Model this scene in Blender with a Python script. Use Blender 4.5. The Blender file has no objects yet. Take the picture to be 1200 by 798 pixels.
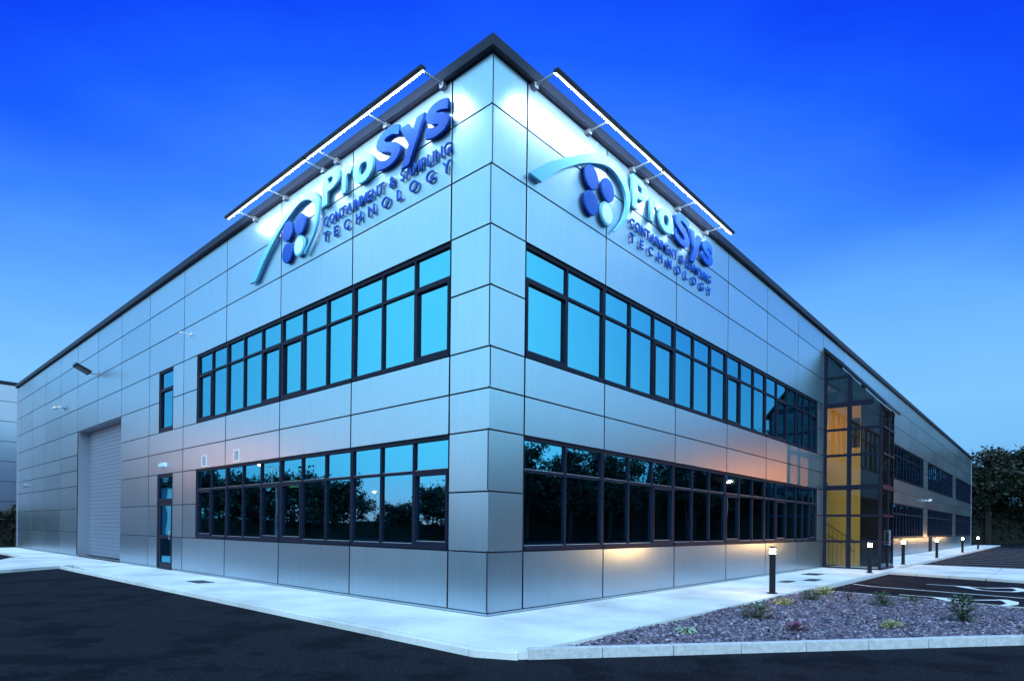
import bpy, bmesh, math, random
from mathutils import Vector, Matrix, Quaternion
R_ = math.radians
C = bpy.context.scene
COL = C.collection

# ------------------------------------------------------------------ camera
cd = bpy.data.cameras.new('camera'); cam = bpy.data.objects.new('camera', cd); COL.objects.link(cam)
C.camera = cam
YAW = 0.7305; PITCH = 0.0011; ROLL = 0.0103
fw = Vector((math.cos(YAW)*math.cos(PITCH), math.sin(YAW)*math.cos(PITCH), math.sin(PITCH)))
rt = Vector((math.sin(YAW), -math.cos(YAW), 0)); up = rt.cross(fw)
rt2 = rt*math.cos(ROLL) + up*math.sin(ROLL)*1; up2 = up*math.cos(ROLL) - rt*math.sin(ROLL)*1
m = Matrix((rt2, up2, -fw)).transposed().to_4x4(); m.translation = Vector((-7.1124, -6.8962, 1.4595))
cam.matrix_world = m
cd.sensor_width = 36; cd.lens = 713.73/1200*36
cd.shift_y = (616.72-399)/1200
cd.clip_start = 0.05; cd.clip_end = 3000

# ------------------------------------------------------------------ world, sun, exposure
SUN_EL = 48; SUN_AZ = YAW + 0.02       # light travels along the camera heading
W = bpy.data.worlds.new('World'); C.world = W; W.use_nodes = True
nt = W.node_tree; nt.nodes.clear()
N = nt.nodes.new; LK = nt.links.new
def srgb(r, g, b):
    f = lambda v: ((v/255)/12.92 if v/255 <= .04045 else ((v/255+.055)/1.055)**2.4)
    return (f(r), f(g), f(b), 1)
tc = N('ShaderNodeTexCoord'); sep = N('ShaderNodeSeparateXYZ'); LK(tc.outputs['Generated'], sep.inputs[0])
def ramp(stops):
    r = N('ShaderNodeValToRGB'); e = r.color_ramp.elements
    while len(e) < len(stops): e.new(.5)
    for k, (p, c) in enumerate(stops): e[k].position = p; e[k].color = c
    r.color_ramp.interpolation = 'EASE' if False else 'LINEAR'
    return r
# soft high cloud veil shifts the elevation look-up a little
nz = N('ShaderNodeTexNoise'); nz.inputs['Scale'].default_value = 2.2; nz.inputs['Detail'].default_value = 4
mp = N('ShaderNodeMapping'); mp.inputs['Scale'].default_value = (1, 1, 2.6); LK(tc.outputs['Generated'], mp.inputs[0]); LK(mp.outputs[0], nz.inputs[0])
ma = N('ShaderNodeMath'); ma.operation = 'MULTIPLY_ADD'; ma.inputs[1].default_value = .15; LK(nz.outputs[0], ma.inputs[0])
sb = N('ShaderNodeMath'); sb.operation = 'SUBTRACT'; sb.inputs[1].default_value = .075; LK(sep.outputs[2], sb.inputs[0]); LK(sb.outputs[0], ma.inputs[2])
east = ramp([(0, srgb(84,150,208)), (.10, srgb(104,176,232)), (.24, srgb(124,192,248)), (.37, srgb(98,170,252)), (.49, srgb(56,128,255)), (.60, srgb(20,90,252)), (.69, srgb(4,62,240)), (.78, srgb(0,34,200)), (.98, srgb(0,22,150))])
west = ramp([(0, srgb(240,176,190)), (.035, srgb(214,192,220)), (.08, srgb(160,210,242)), (.20, srgb(158,224,252)), (.36, srgb(158,228,255)), (.55, srgb(150,220,255)), (.75, srgb(120,196,250)), (1, srgb(60,130,230))])
# the eastern sky deepens away from the afterglow axis
hv = N('ShaderNodeVectorMath'); hv.operation = 'MULTIPLY'; hv.inputs[1].default_value = (1, 1, 0); LK(tc.outputs['Generated'], hv.inputs[0])
hn = N('ShaderNodeVectorMath'); hn.operation = 'NORMALIZE'; LK(hv.outputs[0], hn.inputs[0])
hd_ = N('ShaderNodeVectorMath'); hd_.operation = 'DOT_PRODUCT'; hd_.inputs[1].default_value = (math.cos(YAW+.03), math.sin(YAW+.03), 0); LK(hn.outputs[0], hd_.inputs[0])
hf = N('ShaderNodeMath'); hf.operation = 'MULTIPLY_ADD'; hf.inputs[1].default_value = -1.2; hf.inputs[2].default_value = 2.2; hc = N('ShaderNodeMath'); hc.operation = 'MAXIMUM'; hc.inputs[1].default_value = .68; LK(hd_.outputs['Value'], hc.inputs[0]); LK(hc.outputs[0], hf.inputs[0])
he = N('ShaderNodeMath'); he.operation = 'MULTIPLY'; LK(hf.outputs[0], he.inputs[0]); LK(ma.outputs[0], he.inputs[1])
LK(he.outputs[0], east.inputs[0]); LK(ma.outputs[0], west.inputs[0])
dt = N('ShaderNodeVectorMath'); dt.operation = 'DOT_PRODUCT'; LK(tc.outputs['Generated'], dt.inputs[0]); dt.inputs[1].default_value = (-math.cos(YAW), -math.sin(YAW), 0)
mr = N('ShaderNodeMapRange'); mr.inputs[1].default_value = -.52; mr.inputs[2].default_value = -.02; mr.interpolation_type = 'SMOOTHSTEP'; LK(dt.outputs['Value'], mr.inputs[0])
mx = N('ShaderNodeMix'); mx.data_type = 'RGBA'; LK(mr.outputs[0], mx.inputs[0]); wsc = N('ShaderNodeVectorMath'); wsc.operation = 'SCALE'; wsc.inputs['Scale'].default_value = 1.75; LK(west.outputs[0], wsc.inputs[0]); LK(east.outputs[0], mx.inputs[6]); LK(wsc.outputs[0], mx.inputs[7])
sky = N('ShaderNodeTexSky'); sky.sky_type = 'NISHITA'; sky.sun_disc = False; sky.sun_elevation = R_(1.0); sky.sun_rotation = math.atan2(-math.cos(YAW), -math.sin(YAW)); sky.ozone_density = 4
bg1 = N('ShaderNodeBackground'); LK(mx.outputs[2], bg1.inputs[0]); bg1.inputs[1].default_value = 1.05
bg2 = N('ShaderNodeBackground'); LK(sky.outputs[0], bg2.inputs[0]); bg2.inputs[1].default_value = 0.05
ad = N('ShaderNodeAddShader'); LK(bg1.outputs[0], ad.inputs[0]); LK(bg2.outputs[0], ad.inputs[1])
wo = N('ShaderNodeOutputWorld'); LK(ad.outputs[0], wo.inputs[0])

sd = bpy.data.lights.new('sun', 'SUN'); sd.energy = 2.7; sd.angle = R_(50); sd.color = (.66, .82, 1.0)
sun = bpy.data.objects.new('sun', sd); COL.objects.link(sun)
dirv = Vector((math.cos(SUN_AZ)*math.cos(R_(SUN_EL)), math.sin(SUN_AZ)*math.cos(R_(SUN_EL)), -math.sin(R_(SUN_EL))))
sun.rotation_euler = dirv.to_track_quat('-Z', 'Y').to_euler()
C.view_settings.view_transform = 'Standard'; C.view_settings.look = 'None'
C.view_settings.exposure = 0; C.view_settings.gamma = 1; C.view_settings.use_curve_mapping = False
C.cycles.use_denoising = True
C.cycles.max_bounces = 8; C.cycles.sample_clamp_indirect = 6

# ------------------------------------------------------------------ materials
MAT = {}
def mat(name, col, rough=.5, metal=0, spec=.5, var=0, scale=8, bump=0, bscale=40, emit=None, estr=0, coat=0, stretch=None):
    M = bpy.data.materials.new(name); M.use_nodes = True; t = M.node_tree; b = t.nodes['Principled BSDF']
    b.inputs['Base Color'].default_value = (*col, 1); b.inputs['Roughness'].default_value = rough
    b.inputs['Metallic'].default_value = metal; b.inputs['Specular IOR Level'].default_value = spec
    b.inputs['Coat Weight'].default_value = coat
    tcn = t.nodes.new('ShaderNodeTexCoord'); vec = tcn.outputs['Object']
    if stretch:
        mpn = t.nodes.new('ShaderNodeMapping'); mpn.inputs['Scale'].default_value = stretch; t.links.new(vec, mpn.inputs[0]); vec = mpn.outputs[0]
    if var:
        n = t.nodes.new('ShaderNodeTexNoise'); n.inputs['Scale'].default_value = scale; n.inputs['Detail'].default_value = 6; n.inputs['Roughness'].default_value = .65
        t.links.new(vec, n.inputs[0])
        mm = t.nodes.new('ShaderNodeMapRange'); mm.inputs[1].default_value = .25; mm.inputs[2].default_value = .75; mm.inputs[3].default_value = 1-var; mm.inputs[4].default_value = 1+var
        t.links.new(n.outputs[0], mm.inputs[0])
        mc = t.nodes.new('ShaderNodeVectorMath'); mc.operation = 'SCALE'; mc.inputs[0].default_value = col; t.links.new(mm.outputs[0], mc.inputs['Scale'])
        t.links.new(mc.outputs[0], b.inputs['Base Color'])
    if bump:
        n2 = t.nodes.new('ShaderNodeTexNoise'); n2.inputs['Scale'].default_value = bscale; n2.inputs['Detail'].default_value = 4; t.links.new(vec, n2.inputs[0])
        bp = t.nodes.new('ShaderNodeBump'); bp.inputs['Strength'].default_value = bump; bp.inputs['Distance'].default_value = .02
        t.links.new(n2.outputs[0], bp.inputs['Height']); t.links.new(bp.outputs[0], b.inputs['Normal'])
    if emit:
        b.inputs['Emission Color'].default_value = (*emit, 1); b.inputs['Emission Strength'].default_value = estr
    MAT[name] = M; return M
mat('silver_panel', (.41, .54, .645), .32, .95, .5, var=.045, scale=2.2, bump=.02, bscale=1.6, stretch=(3, 3, .35))
def sheet_tone():
    t = MAT['silver_panel'].node_tree; b = t.nodes['Principled BSDF']; gi = t.nodes.new('ShaderNodeNewGeometry')
    r = t.nodes.new('ShaderNodeMapRange'); r.inputs[3].default_value = .95; r.inputs[4].default_value = 1.04; t.links.new(gi.outputs['Random Per Island'], r.inputs[0])
    src = b.inputs['Base Color'].links[0].from_socket; sc = t.nodes.new('ShaderNodeVectorMath'); sc.operation = 'SCALE'; t.links.new(src, sc.inputs[0]); t.links.new(r.outputs[0], sc.inputs['Scale']); t.links.new(sc.outputs[0], b.inputs['Base Color'])
    r2 = t.nodes.new('ShaderNodeMapRange'); r2.inputs[3].default_value = .30; r2.inputs[4].default_value = .34; t.links.new(gi.outputs['Random Per Island'], r2.inputs[0]); t.links.new(r2.outputs[0], b.inputs['Roughness'])
sheet_tone()
mat('joint_dark', (.012, .016, .035), .6)
mat('coping_metal', (.014, .019, .038), .5, .0, .2)
mat('plinth_metal', (.30, .34, .41), .4, .7)
mat('frame_paint', (.007, .010, .026), .5, .0, .15, var=.1)
mat('gasket', (.35, .40, .46), .4, .5)
mat('interior_dark', (.10, .10, .11), .8, var=.1)
mat('blind_cloth', (.55, .58, .60), .8, var=.08, scale=3, stretch=(14, 14, .2))
mat('yellow_wall', (.60, .36, .07), .7, var=.08, scale=1.5)
mat('roller_metal', (.22, .27, .36), .42, .45, var=.04, scale=3)
mat('black_metal', (.008, .009, .011), .5, .0, .25, bump=.02)
mat('grey_metal', (.30, .33, .37), .4, .7)
mat('white_plastic', (.75, .77, .8), .4)
mat('letter_cyan', (.14, .54, .80), .45, .0, spec=.3)
mat('letter_pale', (.62, .82, .90), .3, .0, coat=.3)
mat('letter_blue', (.010, .085, .44), .6, .0, spec=.1)
mat('bar_tube', (.9, .95, 1), .4, emit=(.80, .92, 1), estr=3.0)
mat('bar_light', (.9, .95, 1), .4, emit=(.80, .92, 1), estr=120)
mat('warm_lamp', (1, .8, .5), .4, emit=(1, .52, .18), estr=420)
mat('hall_lamp', (1, .8, .5), .4, emit=(1, .60, .22), estr=52)
mat('sodium_lamp', (1, .6, .3), .4, emit=(1, .27, .03), estr=3200)
mat('sodium_lamp_small', (1, .6, .3), .4, emit=(1, .28, .04), estr=1300)
mat('exit_green', (.2, .9, .4), .4, emit=(.25, 1, .45), estr=2.0)
mat('kerb_concrete', (.46, .47, .48), .85, var=.25, scale=14, bump=.5, bscale=70)
mat('road_paint', (.70, .71, .70), .7, var=.12, scale=20)
mat('soil', (.03, .027, .028), .95, var=.3)
mat('bark', (.035, .028, .022), .9, var=.3, scale=6)
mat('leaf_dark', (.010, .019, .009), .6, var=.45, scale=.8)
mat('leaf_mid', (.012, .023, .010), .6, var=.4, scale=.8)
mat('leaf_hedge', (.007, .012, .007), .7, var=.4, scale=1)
mat('leaf_green', (.045, .085, .03), .5, var=.3, scale=20)
mat('leaf_pale', (.30, .42, .26), .5, var=.3, scale=30)
mat('leaf_yellow', (.34, .34, .06), .5, var=.3, scale=30)
mat('leaf_red', (.10, .035, .045), .5, var=.3, scale=30)
mat('flower_pink', (.50, .07, .22), .5)
mat('neighbour_metal', (.40, .44, .54), .30, .9, var=.04, scale=.6)
mat('white_render', (.72, .74, .76), .7, var=.06)
mat('roof_felt', (.06, .06, .07), .9)
mat('cover_steel', (.06, .065, .075), .5, .6, bump=.3, bscale=60)
def concrete():
    M = mat('path_concrete', (.72, .72, .70), .75, var=.10, scale=2.2, bump=.25, bscale=90)
    t = M.node_tree; b = t.nodes['Principled BSDF']
    # brushed finish and faint stains
    tcn = t.nodes.new('ShaderNodeTexCoord'); mpn = t.nodes.new('ShaderNodeMapping'); mpn.inputs['Scale'].default_value = (2, 60, 1); t.links.new(tcn.outputs['Object'], mpn.inputs[0])
    n = t.nodes.new('ShaderNodeTexNoise'); n.inputs['Scale'].default_value = 1.2; n.inputs['Detail'].default_value = 5; t.links.new(mpn.outputs[0], n.inputs[0])
    n3 = t.nodes.new('ShaderNodeTexNoise'); n3.inputs['Scale'].default_value = .55; n3.inputs['Detail'].default_value = 8; n3.inputs['Roughness'].default_value = .7; t.links.new(tcn.outputs['Object'], n3.inputs[0])
    r3 = t.nodes.new('ShaderNodeMapRange'); r3.inputs[1].default_value = .42; r3.inputs[2].default_value = .7; r3.inputs[3].default_value = 1; r3.inputs[4].default_value = .55; t.links.new(n3.outputs[0], r3.inputs[0])
    r1 = t.nodes.new('ShaderNodeMapRange'); r1.inputs[3].default_value = .86; r1.inputs[4].default_value = 1.1; t.links.new(n.outputs[0], r1.inputs[0])
    mu = t.nodes.new('ShaderNodeMath'); mu.operation = 'MULTIPLY'; t.links.new(r3.outputs[0], mu.inputs[0]); t.links.new(r1.outputs[0], mu.inputs[1])
    src = b.inputs['Base Color'].links[0].from_socket
    sc = t.nodes.new('ShaderNodeVectorMath'); sc.operation = 'SCALE'; t.links.new(src, sc.inputs[0]); t.links.new(mu.outputs[0], sc.inputs['Scale']); t.links.new(sc.outputs[0], b.inputs['Base Color'])
concrete()
def asphalt():
    M = bpy.data.materials.new('asphalt'); M.use_nodes = True; t = M.node_tree; b = t.nodes['Principled BSDF']
    tcn = t.nodes.new('ShaderNodeTexCoord')
    g = t.nodes.new('ShaderNodeTexNoise'); g.inputs['Scale'].default_value = 85; g.inputs['Detail'].default_value = 3; t.links.new(tcn.outputs['Object'], g.inputs[0])
    w = t.nodes.new('ShaderNodeTexNoise'); w.inputs['Scale'].default_value = .85; w.inputs['Detail'].default_value = 10; w.inputs['Roughness'].default_value = .68; t.links.new(tcn.outputs['Object'], w.inputs[0])
    wr = t.nodes.new('ShaderNodeMapRange'); wr.inputs[1].default_value = .50; wr.inputs[2].default_value = .57; t.links.new(w.outputs[0], wr.inputs[0])
    gr = t.nodes.new('ShaderNodeValToRGB'); e = gr.color_ramp.elements; e[0].position = .36; e[0].color = (.003, .0035, .006, 1); e[1].position = .66; e[1].color = (.019, .021, .030, 1); x_ = e.new(.74); x_.color = (.07, .07, .08, 1); t.links.new(g.outputs[0], gr.inputs[0])
    wet = t.nodes.new('ShaderNodeMix'); wet.data_type = 'RGBA'; wet.blend_type = 'MULTIPLY'; t.links.new(wr.outputs[0], wet.inputs[0]); t.links.new(gr.outputs[0], wet.inputs[6]); wet.inputs[7].default_value = (.45, .46, .50, 1)
    t.links.new(wet.outputs[2], b.inputs['Base Color'])
    b.inputs['Roughness'].default_value = .9; b.inputs['Specular IOR Level'].default_value = .06
    bp = t.nodes.new('ShaderNodeBump'); bp.inputs['Strength'].default_value = .8; bp.inputs['Distance'].default_value = .01; t.links.new(g.outputs[0], bp.inputs['Height']); t.links.new(bp.outputs[0], b.inputs['Normal'])
    MAT['asphalt'] = M
asphalt()
def glass(name, lo, hi, tint, through, wob=.004):
    M = bpy.data.materials.new(name); M.use_nodes = True; t = M.node_tree; t.nodes.clear()
    o = t.nodes.new('ShaderNodeOutputMaterial'); mxs = t.nodes.new('ShaderNodeMixShader'); gl = t.nodes.new('ShaderNodeBsdfGlossy'); tr = t.nodes.new('ShaderNodeBsdfTransparent')
    gl.inputs['Roughness'].default_value = .012; gl.inputs['Color'].default_value = (*tint, 1); tr.inputs['Color'].default_value = (*through, 1)
    lw = t.nodes.new('ShaderNodeLayerWeight'); lw.inputs['Blend'].default_value = .35
    r = t.nodes.new('ShaderNodeMapRange'); r.inputs[3].default_value = lo; r.inputs[4].default_value = hi; t.links.new(lw.outputs['Facing'], r.inputs[0])
    tcn = t.nodes.new('ShaderNodeTexCoord'); n = t.nodes.new('ShaderNodeTexNoise'); n.inputs['Scale'].default_value = 1.3; n.inputs['Detail'].default_value = 1; t.links.new(tcn.outputs['Object'], n.inputs[0])
    bp = t.nodes.new('ShaderNodeBump'); bp.inputs['Strength'].default_value = .25; bp.inputs['Distance'].default_value = wob; t.links.new(n.outputs[0], bp.inputs['Height']); t.links.new(bp.outputs[0], gl.inputs['Normal'])
    t.links.new(r.outputs[0], mxs.inputs[0]); t.links.new(tr.outputs[0], mxs.inputs[1]); t.links.new(gl.outputs[0], mxs.inputs[2]); t.links.new(mxs.outputs[0], o.inputs[0])
    MAT[name] = M
glass('window_glass', .80, .95, (.12, .50, .66), (.35, .45, .50))
glass('porch_glass', .05, .42, (.45, .75, 1.0), (.80, .80, .76))

# ------------------------------------------------------------------ mesh builder
class MB:
    def __init__(s): s.v = []; s.f = []
    def poly(s, pts): n = len(s.v); s.v += [tuple(p) for p in pts]; s.f.append(tuple(range(n, n+len(pts))))
    def hexa(s, p):   # 8 points: bottom 4, top 4
        n = len(s.v); s.v += [tuple(q) for q in p]
        for f in ((3,2,1,0),(4,5,6,7),(0,1,5,4),(1,2,6,5),(2,3,7,6),(3,0,4,7)): s.f.append(tuple(n+k for k in f))
    def box(s, x0, x1, y0, y1, z0, z1):
        s.hexa([(x0,y0,z0),(x1,y0,z0),(x1,y1,z0),(x0,y1,z0),(x0,y0,z1),(x1,y0,z1),(x1,y1,z1),(x0,y1,z1)])
    def cyl(s, a, b, r0, r1=None, n=12, caps=True):
        r1 = r0 if r1 is None else r1
        a = Vector(a); b = Vector(b); d = (b-a).normalized(); h = Vector((0,0,1)) if abs(d.z) < .9 else Vector((1,0,0))
        u = d.cross(h).normalized(); w = d.cross(u); k0 = len(s.v)
        for c, r in ((a, r0), (b, r1)):
            for i in range(n): t = 2*math.pi*i/n; s.v.append(tuple(c + u*math.cos(t)*r + w*math.sin(t)*r))
        for i in range(n): j = (i+1) % n; s.f.append((k0+i, k0+j, k0+n+j, k0+n+i))
        if caps: s.f.append(tuple(range(k0, k0+n))[::-1]); s.f.append(tuple(range(k0+n, k0+2*n)))
    def prism(s, pts, z0, z1):   # extruded polygon
        n = len(pts); k = len(s.v); s.v += [(x, y, z0) for x, y in pts] + [(x, y, z1) for x, y in pts]
        s.f.append(tuple(range(k, k+n))[::-1]); s.f.append(tuple(range(k+n, k+2*n)))
        for i in range(n): j = (i+1) % n; s.f.append((k+i, k+j, k+n+j, k+n+i))
    def build(s, name, m_, parent=None, smooth=False, fix=True, bevel=0):
        me = bpy.data.meshes.new(name); me.from_pydata(s.v, [], s.f)
        if fix:
            bm = bmesh.new(); bm.from_mesh(me); bmesh.ops.recalc_face_normals(bm, faces=bm.faces); bm.to_mesh(me); bm.free()
        me.materials.append(MAT[m_]); me.update()
        if smooth: me.shade_smooth()
        o = bpy.data.objects.new(name, me); COL.objects.link(o)
        if parent: o.parent = parent
        if bevel:
            b = o.modifiers.new('bevel', 'BEVEL'); b.width = bevel; b.segments = 2; b.limit_method = 'ANGLE'
        return o
def thing(name, label, cat, loc=(0,0,0), rz=0, group=None):
    o = bpy.data.objects.new(name, None); COL.objects.link(o); o.location = loc; o.rotation_euler = (0,0,rz)
    o['label'] = label; o['category'] = cat
    if group: o['group'] = group
    return o
def tag(o, label, cat, group=None):
    o['label'] = label; o['category'] = cat
    if group: o['group'] = group
    return o
def struct(o, kind='structure'): o['kind'] = kind; return o
def dup(root, loc, rz=0, sc=1, label=None, group=None):
    r = root.copy(); COL.objects.link(r); r.location = loc; r.rotation_euler = (0,0,rz); r.scale = (sc,)*3
    if label: r['label'] = label
    if group: r['group'] = group
    for ch in list(root.children):
        c = ch.copy(); COL.objects.link(c); c.parent = r
        for g in ch.children:
            d = g.copy(); COL.objects.link(d); d.parent = c
    return r

# ------------------------------------------------------------------ ground
ZA = -.10   # asphalt level; the paths are at 0
g = MB(); g.poly([(-1500,-1500,ZA),(1500,-1500,ZA),(1500,1500,ZA),(-1500,1500,ZA)]); struct(g.build('ground', 'asphalt', fix=False))
# path along the loading side, apron in front of the shutter, path along the front
p = MB(); gap = .010
ys = [-2.15, 1.0, 4.6, 8.2, 11.8, 15.4, 18.6]
for a, b in zip(ys, ys[1:]):
    xk = -1.86 if a > -2 else -1.72
    if a < -2: p.prism([(-.002, a), (-.002, b-gap), (-1.862, b-gap), (-1.862, -1.655), (-1.635, a)], ZA-.05, 0); continue
    p.prism([(-.002, a+gap), (-.002, b-gap), (-1.86 + (.36 if b > 18 else 0), b-gap), (xk, a+gap)], ZA-.05, 0)
p.prism([(-.002,18.6+gap),(-.002,24.98),(-2.2,25.2),(-2.95,23.0),(-9,19.5),(-9,13.5),(-3.66,17.06),(-1.5,18.6+gap)], ZA-.05, -.004)
p.prism([(-.002,25.0),(-.002,38.2),(-1.6,38.2),(-1.7,31),(-1.63,26.1),(-2.2,25.22)], ZA-.05, -.008)
xs = [0.0, 3.6, 7.2, 10.8, 14.4, 18.0, 21.6]
p.prism([(-.002,-2.15),(-1.72,-2.15),(-1.6,-2.25),(0,-2.25),(0,-.002),(-.002,-.002)], ZA-.05, -.0005)
for a, b in zip(xs, xs[1:]):
    p.prism([(a+gap,-.002),(a+gap,-2.25),(b-gap,-2.25),(b-gap,-.002)], ZA-.05, 0)
xs = [21.6+3.6*i for i in range(17)]
for a, b in zip(xs, xs[1:]): p.prism([(a+gap,-.002),(a+gap,-2.05),(b-gap,-2.05),(b-gap,-.002)], ZA-.05, 0)
struct(p.build('path', 'path_concrete', bevel=.006))
c = MB()   # paved crossing towards the car park, in big slabs
for k in range(9):
    y1 = -2.27-.98*k; y0 = y1-.955
    xl = lambda y: 18.45 + (y+2.2)*.33*.9; xr = lambda y: 25.0 + .02*(y+2.2)
    xm = 22.2
    c.prism([(xl(y1)+.0, y1), (xl(y0), y0), (xm-.012, y0-.05), (xm-.012, y1-.05)], ZA-.05, -.012)
    c.prism([(xm+.012, y1-.05), (xm+.012, y0-.05), (xr(y0), y0), (xr(y1), y1)], ZA-.05, -.012)
struct(c.build('crossing', 'path_concrete', bevel=.006))
# kerbs
def kerb_run(mb, pts, w, z1, joint=.914, fall=0):
    for (ax, ay), (bx, by) in zip(pts, pts[1:]):
        a = Vector((ax, ay)); b = Vector((bx, by)); L = (b-a).length; d = (b-a)/L; nrm = Vector((-d.y, d.x)); s = 0
        while s < L-.02:
            e = min(s+joint, L); q0 = a+d*(s+.004); q1 = a+d*(e-.004); q2 = q1+nrm*w; q3 = q0+nrm*w
            h = z1 - random.uniform(0, .004)
            mb.hexa([(*q0,ZA-.1),(*q1,ZA-.1),(*q2,ZA-.1),(*q3,ZA-.1),(*(q0+nrm*.018),h),(*(q1+nrm*.018),h),(*q2,h),(*q3,h)]); s = e
random.seed(5)
k = MB(); kerb_run(k, [(-1.63,-2.27),(3.9,-6.56),(12.0,-12.9)], .125, .03); struct(k.build('kerb_right', 'kerb_concrete', bevel=.008))
k = MB(); kerb_run(k, [(-1.99,18.2),(-1.99,-1.7),(-1.75,-2.2)], .125, -.006, joint=1.8); struct(k.build('kerb_left', 'path_concrete', bevel=.012))
k = MB(); kerb_run(k, [(25.1,-2.17),(80,-2.17)], .115, .005); struct(k.build('kerb_far', 'kerb_concrete', bevel=.008))
k = MB(); kerb_run(k, [(9.45,-2.37),(18.4,-2.37)], .115, .0, joint=1.8); struct(k.build('kerb_bay', 'kerb_concrete', bevel=.008))
# planting bed
bed = [(-1.46,-2.27),(9.3,-2.27),(8.6,-6.4),(7.7,-9.3)]
s = MB(); s.prism([(-1.35,-2.26),(9.3,-2.26),(8.62,-6.4),(7.8,-9.5),(3.9,-6.42)], ZA-.1, -.075); struct(s.build('planting_bed', 'soil'))
k = MB(); kerb_run(k, [(7.82,-9.6),(8.66,-6.4),(9.36,-2.4)], .05, -.015); struct(k.build('bed_edging', 'kerb_concrete'))
def in_bed(x, y):
    if y > -2.29 or x > 9.25 + (y+2.27)*.168: return False
    return (x+1.63)*4.29 + (y+2.27)*5.53 > .19*7.0
def chips():
    random.seed(11)
    M = bpy.data.materials.new('slate'); M.use_nodes = True; t = M.node_tree; b = t.nodes['Principled BSDF']
    gi = t.nodes.new('ShaderNodeNewGeometry'); r = t.nodes.new('ShaderNodeValToRGB'); e = r.color_ramp.elements
    e[0].color = (.03, .025, .038, 1); e[1].color = (.36, .34, .42, 1); x = e.new(.5); x.color = (.10, .078, .118, 1); x = e.new(.85); x.color = (.18, .135, .18, 1)
    t.links.new(gi.outputs['Random Per Island'], r.inputs[0]); t.links.new(r.outputs[0], b.inputs['Base Color']); b.inputs['Roughness'].default_value = .5
    MAT['slate'] = M
    mb = MB(); V = mb.v; F = mb.f; n = 0
    while n < 24000:
        # denser close to the camera
        x = -1.6 + 10.9*random.random()**1.15; y = -2.27-7.0*random.random()
        if not in_bed(x, y) or (y < -6.6 and random.random() < .5): continue
        n += 1
        L = random.uniform(.022, .05); w = L*random.uniform(.45, .8); h = random.uniform(.006, .014)
        q = Quaternion((0,0,1), random.uniform(0, 6.28)) @ Quaternion((1,0,0), random.gauss(0,.38)) @ Quaternion((0,1,0), random.gauss(0,.38))
        cpos = Vector((x, y, -.06+random.uniform(0,.035) + .02*math.sin(x*2.1)*math.sin(y*1.7)))
        k = len(V); j = lambda v: v*random.uniform(.65, 1.1)
        base = [(-j(L),-j(w)*.6),(0,-j(w)),(j(L),-j(w)*.3),(j(L)*.8,j(w)*.7),(-j(L)*.4,j(w))]
        for sgn in (-1, 1):
            for bx, by in base: V.append(tuple(cpos + q @ Vector((bx*(1 if sgn < 0 else .85), by*(1 if sgn < 0 else .85), sgn*h))))
        F.append((k+5,k+6,k+7,k+8,k+9))
        for i in range(5): jj = (i+1) % 5; F.append((k+i, k+jj, k+5+jj, k+5+i))
    struct(mb.build('slate_chippings', 'slate', fix=False), 'stuff')
chips()
# painted markings
def stroke(mb, pts, w, z):
    P = [Vector(q) for q in pts]; off = []
    for i, q in enumerate(P):
        d = ((P[min(i+1, len(P)-1)] - P[max(i-1, 0)])).normalized(); nrm = Vector((-d.y, d.x)); ww = w[i] if isinstance(w, (list, tuple)) else w
        off.append((q+nrm*ww/2, q-nrm*ww/2))
    for (a, b), (c_, d) in zip(off, off[1:]): mb.poly([(*a, z), (*b, z), (*d, z), (*c_, z)])
mk = MB()
stroke(mk, [(12.88,-2.42),(12.39,-2.99),(11.76,-6.31),(11.1,-9.8)], .09, ZA+.004)
for k_ in range(18): x = 27.4+2.45*k_; stroke(mk, [(x,-2.3),(x-.15,-7.1)], .10, ZA+.004)
for k_ in range(18): x = 27.4+2.45*k_; stroke(mk, [(x,-13.2),(x-.15,-18.0)], .10, ZA+.004)
for dx, dy in ((0, 0), (-4.1, .02)):
    stroke(mk, [(14.50+dx,-4.02+dy),(14.45+dx,-4.88+dy),(14.35+dx,-5.42+dy),(14.90+dx,-5.94+dy)], [.08,.10,.11,.14], ZA+.004)
    stroke(mk, [(14.40+dx,-4.86+dy),(14.12+dx,-4.98+dy),(13.45+dx,-5.35+dy),(13.30+dx,-5.72+dy),(13.52+dx,-6.06+dy),(14.04+dx,-6.20+dy),(14.6+dx,-6.15+dy),(15.02+dx,-5.97+dy)], [.34,.26,.12,.12,.13,.20,.28,.2], ZA+.008)
struct(mk.build('road_markings', 'road_paint', fix=False))

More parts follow.
